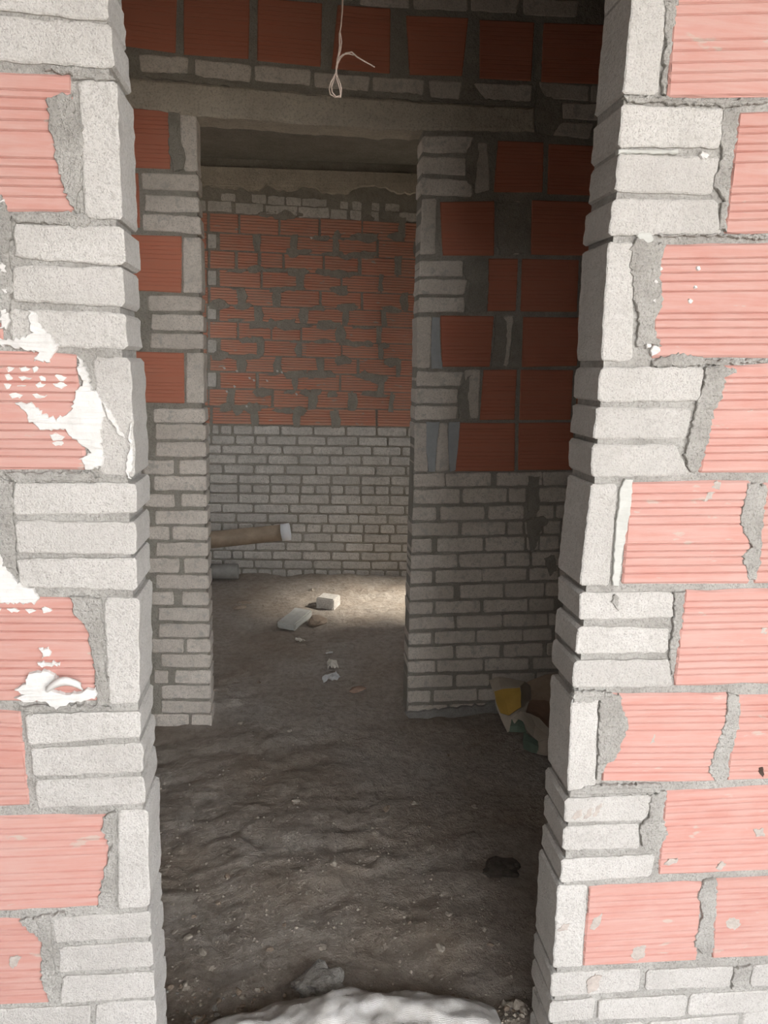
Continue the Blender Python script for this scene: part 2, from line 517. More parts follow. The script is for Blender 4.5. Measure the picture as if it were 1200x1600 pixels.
# ---- mortar squeezed out of the joints on the front wall
c4, c5, c6 = crop(850, 0, .3375), crop(850, 530, .3375), crop(800, 1060, .33755)
l1, l2, l3 = crop(0, 0, .3375), crop(0, 530, .3375), crop(0, 1060, .3375)
for P_ in (
 c4([(830,510),(905,515),(890,650),(860,830),(840,1070),(800,1060),(830,930),(780,850),(820,740),(815,640)]),
 c4([(560,0),(620,0),(590,200),(570,330),(560,440),(540,430),(560,250)]),
 c4([(400,1150),(430,1100),(500,1120),(560,1130),(535,1250),(550,1400),(510,1500),(540,1600),(430,1600),(440,1480),(405,1350)]),
 c4([(390,470),(830,495),(1037,480),(1037,455),(800,465),(570,452),(370,445)]),
 c4([(530,1090),(830,1092),(1037,1112),(1037,1085),(840,1086),(700,1086)]),
 c5([(750,118),(840,120),(900,150),(840,180),(825,270),(790,330),(760,480),(720,600),(680,620),(650,540),(680,420),(700,330),(740,200)]),
 c5([(500,100),(620,60),(760,95),(1037,95),(1037,108),(800,116),(640,128),(500,124)]),
 c5([(950,660),(1030,680),(1010,900),(1000,1050),(970,1120),(940,1100),(915,1000),(960,960),(905,860),(920,750)]),
 c5([(600,1180),(655,1165),(640,1300),(610,1500),(585,1560),(580,1480),(600,1290)]),
 c5([(330,1180),(345,1180),(345,1250),(310,1215),(320,1190)]),
 c6([(430,70),(500,75),(515,130),(540,220),(500,330),(480,380),(430,400),(410,470),(395,470),(400,250),(405,90)]),
 c6([(1000,65),(1055,80),(1050,230),(1010,350),(1000,470),(950,480),(910,430),(940,330),(985,200)]),
 c6([(640,540),(715,520),(700,640),(720,720),(680,800),(600,780),(590,690),(630,640)]),
 c6([(880,940),(950,925),(940,1100),(930,1270),(880,1270),(840,1230),(880,1100),(860,1000)]),
 c6([(270,520),(380,490),(700,490),(690,530),(520,540),(260,545)]),
 c6([(1030,1340),(1110,1330),(1090,1420),(1020,1440),(1015,1400)]),
 c6([(280,60),(440,55),(430,100),(400,105),(285,112)]),
 l1([(215,450),(330,430),(345,560),(390,580),(370,880),(350,980),(320,940),(290,870),(270,780),(230,600)]),
 l1([(-60,890),(0,900),(60,1030),(40,1180),(60,1300),(50,1420),(0,1500),(-60,1500)]),
 l1([(200,305),(400,315),(500,340),(530,365),(450,372),(345,372),(330,345),(200,325)]),
 l1([(60,985),(330,985),(400,1000),(420,1030),(340,1070),(330,1040),(70,1025)]),
 l2([(-60,640),(0,640),(60,660),(60,820),(75,990),(80,1100),(30,1080),(0,1000),(-60,1000)]),
 l2([(30,615),(420,615),(460,640),(440,660),(70,662),(40,640)]),
 l2([(330,1190),(470,1200),(475,1400),(500,1600),(455,1600),(430,1480),(400,1330),(340,1260)]),
 l3([(440,0),(500,0),(505,120),(450,120)]),
 l3([(90,130),(330,120),(520,135),(300,150),(110,165)]),
 l3([(475,640),(545,610),(540,780),(530,1050),(450,1060),(480,900),(515,780),(470,700)]),
 l3([(90,1120),(300,1080),(300,1100),(240,1115),(230,1230),(260,1380),(230,1500),(190,1400),(190,1220)]),
): patch(FRONT, P_, M_MORTAR)
for P_ in (
 c5([(375,645),(412,650),(402,780),(362,1000),(347,1140),(315,1140),(330,900),(352,700)]),
 c4([(425,1090),(450,1070),(490,1075),(510,1105),(490,1140),(450,1145)]),
 c6([(890,1165),(925,1165),(925,1260),(890,1265)]),
 c4([(345,690),(620,695),(620,712),(345,712)]),
): patch(FRONT, P_, M_SMOOTH, thick=0.003, jit=0.0012)

# ---- plaster thrown on the left pier
for P_ in (
 [(45,486),(55,487),(62,505),(75,520),(88,535),(92,545),(82,553),(78,564),(66,567),(52,562),(60,552),(34,544),(0,540),(-20,540),(-20,530),(30,530),(50,520)],
 [(123,559),(138,581),(142,608),(159,621),(165,651),(159,672),(159,705),(165,719),(153,732),(135,732),(125,716),(142,705),(128,695),(111,685),(105,672),(67,672),(44,658),(39,645),(24,628),(51,631),(67,645),(88,655),(111,641),(116,614),(128,597),(121,577)],
 [(203,660),(206,690),(210,715),(202,748),(196,735),(201,700)],
 [(-40,860),(0,864),(13,888),(25,908),(51,921),(61,935),(54,943),(0,943),(-40,943)],
 [(160,625),(172,640),(186,670),(196,682),(188,680),(170,655)],
 [(0,483),(12,485),(14,500),(10,512),(0,516)], [(0,409),(8,412),(9,424),(0,426)], [(4,452),(11,452),(12,460),(5,461)], [(1,312),(6,312),(6,318),(1,318)],
 [(62,1013),(78,1011),(81,1022),(66,1027)], [(58,1035),(95,1033),(96,1039),(60,1041)],
): patch(FRONT, P_, M_PLASTER, 'plaster_splash', 0.004, 0.004, 0.0028, 0.006)
rs = random.Random(3)
for y0, x0, x1 in ((577, 8, 62), (591, 6, 105), (603, 6, 100), (619, 14, 66), (954, -10, 82), (683, 76, 92), (693, 80, 92)):
    x = x0
    while x < x1:
        L = rs.uniform(10, 26)
        h = rs.uniform(2.0, 4.5)
        patch(FRONT, [(x, y0 - h), (x + L * .5, y0 - h * 1.3), (x + L, y0 - h * .4), (x + L * .8, y0 + h * .8), (x + L * .3, y0 + h)], M_PLASTER, 'plaster_splash', 0.002, 0.006, 0.002, 0.004)
        x += L + rs.uniform(2, 14)
# the curled flap
patch(FRONT, [(22,1090),(40,1084),(24,1076),(40,1066),(46,1050),(76,1046),(96,1060),(84,1078),(104,1082),(128,1078),(150,1072),(153,1086),(140,1094),(116,1096),(90,1106),(70,1096),(40,1094)], M_PLASTER, 'plaster_splash', 0.007, 0.006, 0.0025, 0.006)
def flap():
    V, F = [], []
    a, b = FRONT.uv(76, 1080), FRONT.uv(130, 1060)
    for i in range(9):
        f = i / 8
        for j in range(6):
            g = j / 5
            u = a[0] + (b[0] - a[0]) * f
            v = a[1] + 0.012 * math.sin(f * 3) + 0.022 * g * (0.6 + 0.4 * math.sin(f * 2.6))
            d = -0.006 - 0.018 * math.sin(g * 2.4) * (0.5 + 0.5 * math.sin(f * 3.1))
            V.append(FRONT.P(u, v, d))
    for i in range(8):
        for j in range(5):
            k = i * 6 + j
            F.append((k, k + 6, k + 7, k + 1))
    me = mesh('flap', V, F, True)
    o = link('plaster_flap', me, M_PLASTER, FRONT.root)
    md = o.modifiers.new('thickness', 'SOLIDIFY'); md.thickness = 0.0025
flap()
# white specks on the right pier
for (x, y, r) in ((1099,243,8),(1022,548,9),(1012,540,6),(1090,420,4),(1086,448,4),(1078,470,5),(1030,420,5),(1024,440,5),(1022,470,4),(1028,545,5)):
    patch(FRONT, [(x + r * math.cos(k * 1.05) * rs.uniform(.6, 1.1), y + r * math.sin(k * 1.05) * rs.uniform(.6, 1.1)) for k in range(6)], M_PLASTER, 'plaster_splash', 0.004, 0.004, 0.001, 0.006)
# mortar wiped across the faces in short strokes
for P_ in (
 c6([(272,652),(300,612),(328,602),(320,640),(292,655)]), c6([(332,648),(352,606),(376,596),(366,634),(345,652)]), c6([(372,640),(392,590),(416,576),(408,616),(390,642)]),
 c6([(634,306),(650,262),(668,252),(660,296)]), c6([(985,1130),(1010,1104),(1050,1115),(1062,1140),(1030,1165),(995,1155)]), c6([(358,1160),(380,1110),(416,1088),(410,1130),(380,1168)]),
 c6([(350,1460),(345,1400),(385,1372),(415,1380),(395,1440)]), c6([(548,1290),(565,1245),(620,1236),(612,1290),(580,1308)]), c6([(704,862),(730,838),(768,834),(764,852),(720,866)]),
 c6([(210,1170),(235,1140),(270,1134),(255,1165)]), c6([(1120,700),(1160,695),(1170,728),(1130,732)]), c6([(940,880),(970,845),(990,860),(965,888)]),
 c5([(776,690),(790,655),(822,660),(812,700)]), c5([(735,750),(760,712),(790,705),(775,740)]), c5([(926,375),(940,332),(962,330),(950,368)]), c5([(990,1375),(1010,1340),(1037,1330),(1030,1370)]),
 l3([(42,1300),(60,1285),(96,1290),(80,1330),(55,1345),(45,1325)]),
): patch(FRONT, P_, M_STROKE, 'mortar_stroke', 0.0007, 0.004, 0.0018, 0.004, 0.0, 0.0003)
# hole in the clay: its inner shade drawn as a dark flat patch
M_HOLE_SHADE = make_plain('hole_shade', (0.05, 0.03, 0.02))
patch(FRONT, [(1186,1200),(1192,1199),(1194,1210),(1192,1215),(1187,1208)], M_HOLE_SHADE, 'hole_shade_patch', 0.0008, 0.004, 0.0006, 0.004)

# ------------------------------------------------------------------ inner wall
HI = (G20, 0.0016, 0.010, 2, 0.0012)
in_h = [
 [(150,-34),(276,-22),(274,82),(150,65)], [(287,-18),(390,-8),(388,91),(287,85)], [(403,-4),(503,4),(501,104),(402,94)], [(528,7),(610,13),(609,114),(518,107)],
 [(635,23),(732,27),(722,118),(640,116)], [(750,30),(835,34),(830,126),(750,122)], [(850,35),(955,38),(948,131),(846,128)], [(968,38),(1070,42),(1062,134),(962,132)],
 [(160,166),(264,172),(266,264),(160,259)], [(160,268),(216,270),(218,355),(160,353)],
 [(190,366),(284,369),(283,457),(190,453)], [(190,549),(287,551),(288,630),(190,628)],
 [(779,219),(850,222),(848,300),(772,300)], [(858,224),(945,228),(942,306),(856,303)],
 [(688,315),(773,314),(772,399),(692,399)], [(832,312),(925,316),(922,399),(830,398)], [(934,316),(1020,318),(1016,400),(930,399)],
 [(764,404),(810,404),(806,486),(762,486)], [(816,404),(905,406),(902,487),(814,486)], [(912,406),(1000,406),(996,488),(910,487)],
 [(688,493),(772,494),(766,573),(691,573)], [(818,495),(905,496),(902,572),(816,573)], [(912,496),(1000,496),(996,572),(910,572)],
 [(756,578),(808,578),(804,656),(750,656)], [(814,578),(896,578),(892,656),(812,656)], [(903,578),(990,577),(986,654),(900,655)],
 [(719,661),(805,661),(804,736),(711,737)], [(811,661),(897,660),(894,734),(810,735)], [(904,660),(985,659),(982,732),(902,733)],
]
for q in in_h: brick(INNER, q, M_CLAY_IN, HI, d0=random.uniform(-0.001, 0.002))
in_b = [
 # over the door
 [(400,-35),(470,-30),(470,-6),(400,-12)], [(476,-30),(555,-24),(552,0),(476,-6)], [(562,-20),(640,-14),(640,13),(562,7)], [(646,-12),(731,-8),(731,16),(646,13)], [(736,-8),(812,-4),(808,20),(736,16)], [(818,-4),(905,0),(902,26),(818,22)],
 [(216,84),(294,89),(293,116),(219,111)], [(304,92),(392,101),(391,128),(304,118)], [(398,101),(486,109),(485,133),(398,126)], [(491,112),(578,119),(576,142),(492,135)],
 [(582,119),(663,124),(662,148),(582,142)], [(669,125),(722,127),(718,154),(673,152)], [(740,130),(833,132),(830,158),(760,156)], [(842,127),(921,133),(920,158),(850,153)], [(925,133),(1000,137),(998,161),(924,158)],
 [(878,160),(938,162),(936,188),(880,185)], [(944,162),(1020,165),(1016,190),(942,188)], [(870,190),(928,192),(922,216),(864,211)], [(934,193),(1000,195),(996,219),(930,216)],
 # left jamb
 [(280,177),(306,177),(309,268),(287,266)],
 [(221,270),(309,272),(310,299),(221,295)], [(226,304),(310,307),(312,332),(226,330)], [(222,334),(312,338),(314,365),(223,360)],
 [(286,370),(314,371),(315,458),(286,457)],
 [(231,462),(315,463),(315,486),(231,485)], [(237,491),(317,493),(317,518),(236,515)], [(235,521),(317,522),(318,546),(235,544)],
 [(291,551),(318,551),(319,631),(291,630)],
 [(240,639),(320,639),(320,660),(240,660)],
 # right jamb
 [(661,212),(741,213),(731,239),(660,238)], [(660,244),(730,246),(729,273),(659,271)], [(659,277),(739,282),(739,307),(658,304)], [(747,221),(762,222),(766,297),(743,302)],
 [(660,310),(682,311),(680,398),(656,397)],
 [(656,407),(723,407),(723,432),(655,432)], [(655,436),(731,437),(726,460),(653,460)], [(654,464),(726,465),(726,488),(652,488)],
 [(652,494),(675,495),(673,575),(651,575)],
 [(652,580),(725,581),(719,603),(650,603)], [(650,607),(715,608),(715,630),(649,630)], [(649,634),(715,635),(713,655),(648,657)], [(727,578),(751,578),(747,654),(731,653)],
 [(648,661),(667,661),(668,737),(647,737)], [(687,661),(700,661),(702,736),(680,736)],
 [(788,493),(803,493),(795,573),(785,572)], [(800,314),(812,314),(812,397),(800,397)],
]
BI = dict(step=0.03, jit=0.0022, bev=0.004)
for q in in_b: brick(INNER, q, M_BRICK_IN, **BI)
# left jamb courses down to the floor: (top, bottom, splits)
k6 = lambda x: 220 + x * .36667
lj = [(663,687,[(62,276)]),(691,714,[(62,277)]),(719,741,[(10,140),(163,279)]),(744,766,[(55,280)]),(772,792,[(20,143),(172,281)]),(798,819,[(60,285)]),
      (823,843.5,[(30,120),(133,285)]),(848,869,[(65,287)]),(873,895,[(30,163),(183,288)]),(899,920.5,[(65,290)]),(925,945.5,[(45,140),(175,290)]),
      (950,970,[(75,292)]),(975.5,996,[(75,294)]),(999,1019.5,[(45,182),(195,296)]),(1023,1043,[(85,297)]),(1048,1068,[(55,115),(145,298)]),
      (1072,1092,[(88,299)]),(1096.5,1114,[(85,300)]),(1117,1136,[(45,205),(215,300)])]
for (yt, yb, xs) in lj:
    for (a, b) in xs:
        x0, x1 = k6(a), k6(b)
        brick(INNER, [(x0, yt), (x1, yt + .5), (x1, yb + .5), (x0, yb)], M_BRICK_IN, **BI)
# white courses right of the door
k7 = lambda x: 600 + x * .29375
rj = [(70,140,[160,325,None,330,570,None,603,843,None,848,1085,None,1100,1340]),(155,230,[157,405,None,420,655,None,665,755,None,820,1005,None,1015,1240]),
 (250,320,[152,280,None,300,535,None,555,745,None,815,905,None,920,1150]),(335,403,[148,395,None,415,645,None,660,740,None,752,842,None,850,940,None,950,1190]),
 (418,490,[146,255,None,283,525,None,540,750,None,762,822,None,830,930,None,945,1190]),(505,575,[143,388,None,403,640,None,650,775,None,790,945,None,960,1180]),
 (590,655,[140,258,None,278,520,None,525,758,None,775,928,None,940,1150]),(672,742,[138,370,None,405,635,None,645,850,None,862,968,None,980,1200]),
 (757,820,[135,260,None,275,510,None,530,765,None,775,905,None,960,1170]),(838,900,[133,375,None,388,628,None,635,870,None,878,1110]),
 (918,980,[130,252,None,270,485,None,495,735,None,740,890,None,910,1130]),(995,1060,[128,368,None,382,617,None,637,845,None,870,1090]),
 (1070,1130,[127,275,None,283,525,None,535,770,None,795,1030]),(1150,1210,[127,365,None,385,560,None,575,800,None,815,1040]),
 (1228,1288,[127,248,None,265,495,None,505,720,None,735,960]),(1306,1360,[127,335,None,350,560,None,575,790,None,805,1030])]
for i, (a, b, xs) in enumerate(rj):
    s = -0.012 - 0.020 * min(1, i / 8)
    xs = [x for x in xs if x is not None]
    for j in range(0, len(xs), 2):
        x0, x1 = xs[j], xs[j + 1]
        f = lambda x, y: (k7(x), 720 + .29375 * (y + s * (x - 130)))
        brick(INNER, [f(x0, a), f(x1, a), f(x1, b), f(x0, b)], M_BRICK_IN, **BI)
# out of the photograph's sight, coursed the same way
for r in range(5, 14):
    zt = 16 * 0.205 / 3 + 0.205 * (r - 4); zb = zt - 0.195
    if zt > TOPZ: break
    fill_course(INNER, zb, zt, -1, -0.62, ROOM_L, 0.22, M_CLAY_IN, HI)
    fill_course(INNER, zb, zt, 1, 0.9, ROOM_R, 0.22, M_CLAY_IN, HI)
for c in range(16):
    zb = 0.008 + 0.0683 * c; zt = zb + 0.058
    fill_course(INNER, zb, zt, -1, -0.60, ROOM_L, 0.205, M_BRICK_IN, 'brick')
    fill_course(INNER, zb, zt, 1, 0.9, ROOM_R, 0.205, M_BRICK_IN, 'brick')
# cast lintel
lp = [(140,118),(222,124),(300,130),(395,138),(480,147),(597,155),(680,160),(751,165),(834,169),(836,206),(724,204),(659,204),(597,203),(508,197),(420,190),(310,182),(207,168),(140,160)]
link('lintel', slab_mesh(INNER, [INNER.uv(*p_) for p_ in lp], -0.008, 0.008, 0.118, 0.03, 0.003, 0), M_LINTEL, INNER.root)
# mortar left over the inner wall
k1, k2 = crop(190, 0, .34167), crop(560, 0, .34167)
k62 = crop(620, 300, .2876)
for P_ in (
 k2([(500,680),(540,640),(555,700),(535,790),(530,860),(500,830),(490,760)]),
 k62([(365,375),(500,372),(490,650),(400,655),(375,610),(390,540),(395,490),(360,440)]),
 k62([(535,672),(590,690),(600,800),(575,950),(510,950),(530,800)]), k62([(630,680),(670,690),(660,950),(600,950),(625,800)]),
 k62([(335,1075),(400,990),(385,1120),(400,1225),(335,1230)]),
 k62([(540,60),(640,50),(710,60),(690,330),(560,340),(545,200)]),
 [(826,742),(842,745),(844,790),(832,815),(824,800)], [(822,812),(850,806),(858,815),(846,828),(838,852),(828,868)], [(850,872),(866,866),(870,890),(858,902)],
 [(838,128),(850,150),(876,158),(878,190),(862,212),(838,206),(836,170)],
 k1([(210,510),(270,505),(255,600),(290,700),(285,780),(240,780),(215,700),(215,600)]),
 k1([(330,340),(420,368),(620,385),(760,400),(760,420),(560,405),(360,378),(140,360),(90,345),(150,335)]),
 k2([(0,415),(270,430),(400,460),(620,455),(790,470),(790,490),(560,480),(270,460),(0,440)]),
 [(205,120),(222,124),(226,150),(215,168),(204,160)],
): patch(INNER, P_, M_MORTAR_IN, thick=0.004, step=0.015, jit=0.004)
for P_ in (
 k62([(160,1250),(232,1250),(215,1400),(208,1520),(172,1520),(165,1430),(140,1370)]), k62([(282,1250),(345,1250),(320,1510),(288,1520),(282,1420)]),
 k62([(195,680),(232,680),(235,850),(250,960),(190,960),(185,800)]),
): patch(INNER, P_, M_BLUEGREY, thick=0.001, step=0.02, jit=0.0015)
# rough footing under the right jamb
patch(INNER, [(634,1112),(700,1106),(770,1098),(860,1085),(900,1082),(905,1110),(860,1112),(770,1118),(700,1122),(640,1126)], M_MORTAR, 'mortar_footing', 0.012, 0.02, 0.006, 0.02)

# ------------------------------------------------------------------ far wall
HFAR = (G10, 0.007, 0.034, 1, 0.003)
yl = [332,363,391,420.5,448,476,502,529,554.5,580.5,607.5,635.5,663.5]
rf = random.Random(11)
def ysl(y, x, y_ref):
    s = 0.052 + (0.012 - 0.052) * (y_ref - 332) / 331
    return y + s * (x - 335)
offs = [[326,374,436,500,566,630,694],[342,402,460,524,590,652,716],[326,369,405,444,505,562,622,682],[342,408,470,534,596,660,724],[326,376,432,500,566,632,696],[342,404,474,540,600,664,728],
        [326,372,424,470,532,592,655,720],[342,406,470,534,594,658,722],[326,376,436,500,560,622,690],[342,402,462,532,596,656,720],[326,362,426,488,550,612,676],[330,398,464,524,588,650,712]]
for r in range(12):
    y0, y1 = yl[r], yl[r + 1]
    xs = offs[r]
    xs = [xs[0] - 130, xs[0] - 66] + xs + [xs[-1] + 62, xs[-1] + 124]
    for a, b in zip(xs[:-1], xs[1:]):
        if r % 2 == 1 and r < 11 and b == 342: b = 324
        g = rf.uniform(2, 6)
        brick(FAR, [(a + g * .5, ysl(y0 + 1.2, a, y0)), (b - g * .5, ysl(y0 + 1.2, b, y0)), (b - g * .5, ysl(y1 - 1.6, b, y0)), (a + g * .5, ysl(y1 - 1.6, a, y0))], M_CLAY_FAR, HFAR, d0=rf.uniform(-.003, .002), depth=0.05)
    if r % 2 == 1 and r < 11:
        brick(FAR, [(325, y0 + 2), (338, y0 + 2.5), (338, y1 - 3), (325, y1 - 3.5)], M_BRICK_FAR, depth=0.05, step=0.05)
k3 = lambda x: 220 + x * .36667
far_c = [[65,[300,337,390,478,595,735,873,1005,1135]],[108,[300,402,487,535,665,790,925,1052]],[150,[345,475,602,730,862,985,1110]],[190,[285,408,540,672,805,940,1062]],
 [233,[350,482,615,747,880,1000,1130]],[275,[290,415,550,685,810,937,1063]],[317,[290,415,475,552,618,680,742,805,865,935,997,1060,1122]],[357,[290,415,547,676,806,937,1060]],
 [400,[345,480,632,757,880,1003,1125]],[440,[290,405,540,670,797,927,1052]],[482,[345,415,480,560,640,705,770,832,892,950,1018,1085]],[522,[290,425,557,690,812,947,1060]],
 [562,[355,490,617,745,870,992,1112]],[600,[305,388,435,560,687,810,935,1060]],[638,[350,482,607,733,857,980,1097]],[676,[345,430,497,558,620,690,740,795,857,915,975,1040,1105]]]
for i, (yt, xs) in enumerate(far_c):
    yb = far_c[i + 1][0] if i < 15 else 716
    pitch_ = 130
    xs = [xs[0] - 130 * k for k in (3, 2, 1)] + xs + [xs[-1] + 128 * k for k in (1, 2, 3)]
    for a, b in zip(xs[:-1], xs[1:]):
        f = lambda x, y: (k3(x), 640 + .36667 * (y + 0.012 * (x - 300)))
        brick(FAR, [f(a + 4, yt + 3), f(b - 4, yt + 3), f(b - 4, yb - 4), f(a + 4, yb - 4)], M_BRICK_FAR, depth=0.05, step=0.06, jit=0.002, d0=rf.uniform(-.003, .002), bev=0.005, rc=0.008)
# broken courses under the beam
k5 = crop(300, 160, .3)
for (x0, x1, ya, yb) in ((80,205,512,568),(225,370,525,578),(385,548,535,588),(553,715,545,598),(722,805,555,606),(825,880,560,610),(930,975,566,614),(1005,1062,568,616),(1080,1200,572,620),
                         (310,385,478,522),(395,484,487,530),(491,568,492,535),(576,700,500,540),(770,815,512,552),(836,882,515,556),(936,976,522,560),(1008,1082,526,564),
                         (-60,70,505,560),(150,225,472,512)):
    brick(FAR, k5([(x0, ya), (x1, ya + 4), (x1, yb + 4), (x0, yb)]), M_BRICK_FAR, depth=0.05, step=0.04, jit=0.004, d0=rf.uniform(-.004, .006))
# concrete beam with ragged underside
bp = [(-200,330),(80,335),(600,352),(1180,372),(1500,385),(1500,480)]
rr = random.Random(5)
bot = []
x = 1500
while x > -200:
    bot.append((x, 436 + 0.028 * x + 46 * noise.fractal(Vector((x * .006, 2.2, 0)), .8, 2, 4)))
    x -= 14
bp = k5([(-200,325),(80,333),(600,352),(1180,372),(1500,385)] + bot)
link('ring_beam', slab_mesh(FAR, [FAR.uv(*p_) for p_ in bp], -0.02, 0.02, 0.05, 0.05, 0.001, 0, random, 0.004, True, 0.004), M_LINTEL, FAR.root)
rm = random.Random(21)
for k in range(95):
    r = rm.randrange(12)
    x = rm.uniform(340, 620); y = yl[r] + rm.uniform(-2, 4) + 0.03 * (x - 335)
    L = rm.uniform(8, 30); h = rm.uniform(3, 11)
    pts = [(x + L * math.cos(a_) * rm.uniform(.5, 1), y + h * math.sin(a_) * rm.uniform(.5, 1)) for a_ in [j * .785 for j in range(8)]]
    patch(FAR, pts, M_MORTAR_IN, thick=0.005, step=0.03, jit=0.005)
for (r, x) in [(r, x) for r in range(12) for x in offs[r][1:-1]]:
    if rm.random() < 0.6:
        y = (yl[r] + yl[r + 1]) / 2 + 0.03 * (x - 335)
        wv = rm.uniform(5, 9); hh = (yl[r + 1] - yl[r]) * .5
        patch(FAR, [(x - wv * rm.uniform(.5, 1), y - hh), (x + wv * rm.uniform(.5, 1), y - hh), (x + wv * rm.uniform(.3, 1.3), y), (x + wv * rm.uniform(.4, 1), y + hh), (x - wv * rm.uniform(.4, 1), y + hh), (x - wv * rm.uniform(.3, 1.2), y)], M_MORTAR_IN, thick=0.004, step=0.03, jit=0.004)
# specks of plaster
for (x, y) in ((370,580),(390,591),(396,594),(417,595),(440,582),(366,604),(354,612),(385,635),(463,616),(433,580),(350,575),(486,372)):
    patch(FAR, [(x - 2, y - 1.5), (x + 1, y - 2), (x + 3, y + 1), (x, y + 2)], M_PLASTER, 'plaster_splash', 0.006, 0.02, 0.002, 0.004)

# ------------------------------------------------------------------ remaining shell
def shell(name, parts, m, label):
    return structure(name, box_mesh(parts), m, label)
LY0, LY1, LZ0, LZ1 = 3.85, 4.55, 1.6, 2.25  # unseen window opening, added to let sky light onto the far wall
shell('wall_left', [(ROOM_L - 0.12, ROOM_L, 1.38, LY0, -0.02, TOPZ), (ROOM_L - 0.12, ROOM_L, LY1, 5.6, -0.02, TOPZ),
                    (ROOM_L - 0.12, ROOM_L, LY0, LY1, -0.02, LZ0), (ROOM_L - 0.12, ROOM_L, LY0, LY1, LZ1, TOPZ)], M_MORTAR_IN, 'bare mortar side wall with an unseen window hole added to light the far wall')
# right side: solid beside the passage, a window to the far room
WY0, WY1, WZ0, WZ1 = 4.30, 4.90, 0.9, 1.75
shell('wall_right', [(ROOM_R, ROOM_R + 0.12, 1.38, WY0, -0.02, TOPZ), (ROOM_R, ROOM_R + 0.12, WY1, 5.6, -0.02, TOPZ),
                     (ROOM_R, ROOM_R + 0.12, WY0, WY1, -0.02, WZ0), (ROOM_R, ROOM_R + 0.12, WY0, WY1, WZ1, TOPZ)], M_MORTAR_IN, 'side wall with an open window hole in the far room')
shell('ceiling', [(ROOM_L - 0.12, 3.0, -1.7, 3.02, TOPZ, TOPZ + 0.15)], M_CEIL, 'rough concrete slab over the passage, with an unseen overhang sized for the sky light')  # part before the doorway is unseen, its reach set by the sky let in
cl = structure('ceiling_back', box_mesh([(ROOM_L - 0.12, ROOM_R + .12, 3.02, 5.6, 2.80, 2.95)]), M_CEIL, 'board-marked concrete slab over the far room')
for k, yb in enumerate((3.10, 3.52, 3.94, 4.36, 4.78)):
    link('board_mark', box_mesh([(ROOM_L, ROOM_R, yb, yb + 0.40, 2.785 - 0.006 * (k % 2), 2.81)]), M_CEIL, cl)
shell('floor_front', [(ROOM_L - 0.12, 3.0, -3.0, 1.20, -0.10, 0.0)], M_SLAB, 'pale screed of the room in front of the doorway')
shell('ground', [(-20, 20, -20, 20, -0.30, -0.12)], M_GROUND, 'pale ground outside the building')
shell('wall_added_left', [(ROOM_L - 0.12, ROOM_L, -3.0, 1.26, 0.0, TOPZ)], M_RENDER, 'unseen side wall added before the doorway to block the sky')  # added out of view to block sky light from the left
shell('wall_added_right', [(2.6, 2.72, -0.6, 1.38, 0.0, TOPZ)], M_RENDER, 'short unseen cement wall added to cut light from the sunny side')  # added out of view, cuts grazing light on the front wall
shell('wall_added_rear', [(ROOM_L - 0.12, 0.12, -3.12, -3.0, 0.0, TOPZ)], M_RENDER, 'unseen rear wall added to keep light off one side of the passage')  # added out of view, its open end steers light in from the right

# ------------------------------------------------------------------ dirt floor
SACK_TOP = None
def floor_h(x, y):
    h = 0.010 * noise.fractal(Vector((x * 1.3, y * 1.3, 3.1)), 1.0, 2.0, 3)
    h += 0.014 * noise.fractal(Vector((x * 6, y * 9, 1.7)), 0.8, 2.1, 6)
    # trodden ridges and heel marks
    wv = noise.noise(Vector((x * 3.1, y * 3.3, 9.0)))
    h += 0.004 * math.sin(26 * y + 9 * wv + 4 * x) * max(0, noise.noise(Vector((x * 2.2 + 5, y * 2.2, 0))) + 0.25)
    # loose spoil at the threshold and against the walls
    h += 0.05 * math.exp(-((y - 1.36) / 0.10) ** 2) * (0.8 + 0.5 * noise.noise(Vector((x * 5, y * 5, 4))))
    h += 0.028 * math.exp(-((y - 5.10 + .07 * x) / 0.16) ** 2) * (0.8 + noise.noise(Vector((x * 4, y * 4, 2))))
    h += 0.018 * math.exp(-((y - 3.02) / 0.13) ** 2) * (0.6 + noise.noise(Vector((x * 4, y * 4, 7)))) if (x < IL or x > IR) else 0
    return h
_rc = random.Random(44)
ARCS = [(_rc.uniform(-.45, .75), _rc.uniform(1.65, 3.4), _rc.uniform(.05, .11), _rc.uniform(0, 6.28), _rc.uniform(.006, .012)) for _ in range(34)]
def heel_marks(x, y):
    h = 0.0
    for (cx, cy, r, a0, amp) in ARCS:
        dx, dy = x - cx, y - cy
        if abs(dx) > .17 or abs(dy) > .17: continue
        d = math.hypot(dx, dy)
        k = 0.5 + 0.5 * math.cos(math.atan2(dy, dx) - a0)
        h += amp * k * k * (math.exp(-((d - r) / .014) ** 2) - .5 * math.exp(-(d / (r * .8)) ** 2))
    return h
_floor_base = floor_h
def floor_h(x, y):
    return _floor_base(x, y) + heel_marks(x, y)
def make_floor():
    nx, ny = 250, 330
    x0, x1, y0, y1 = ROOM_L, ROOM_R, 1.18, 5.35
    V = []
    for j in range(ny + 1):
        y = y0 + (y1 - y0) * (j / ny) ** 1.25
        for i in range(nx + 1):
            x = x0 + (x1 - x0) * i / nx
            V.append((x, y, floor_h(x, y)))
    F = []
    for j in range(ny):
        for i in range(nx):
            a = j * (nx + 1) + i
            F.append((a, a + 1, a + nx + 2, a + nx + 1))
    global FLOOR
    o = FLOOR = link('floor', mesh('floor', V, F, True), M_DIRT)
    tag(o, 'trampled brown dirt floor through both rooms', 'floor', None, 'structure')
make_floor()
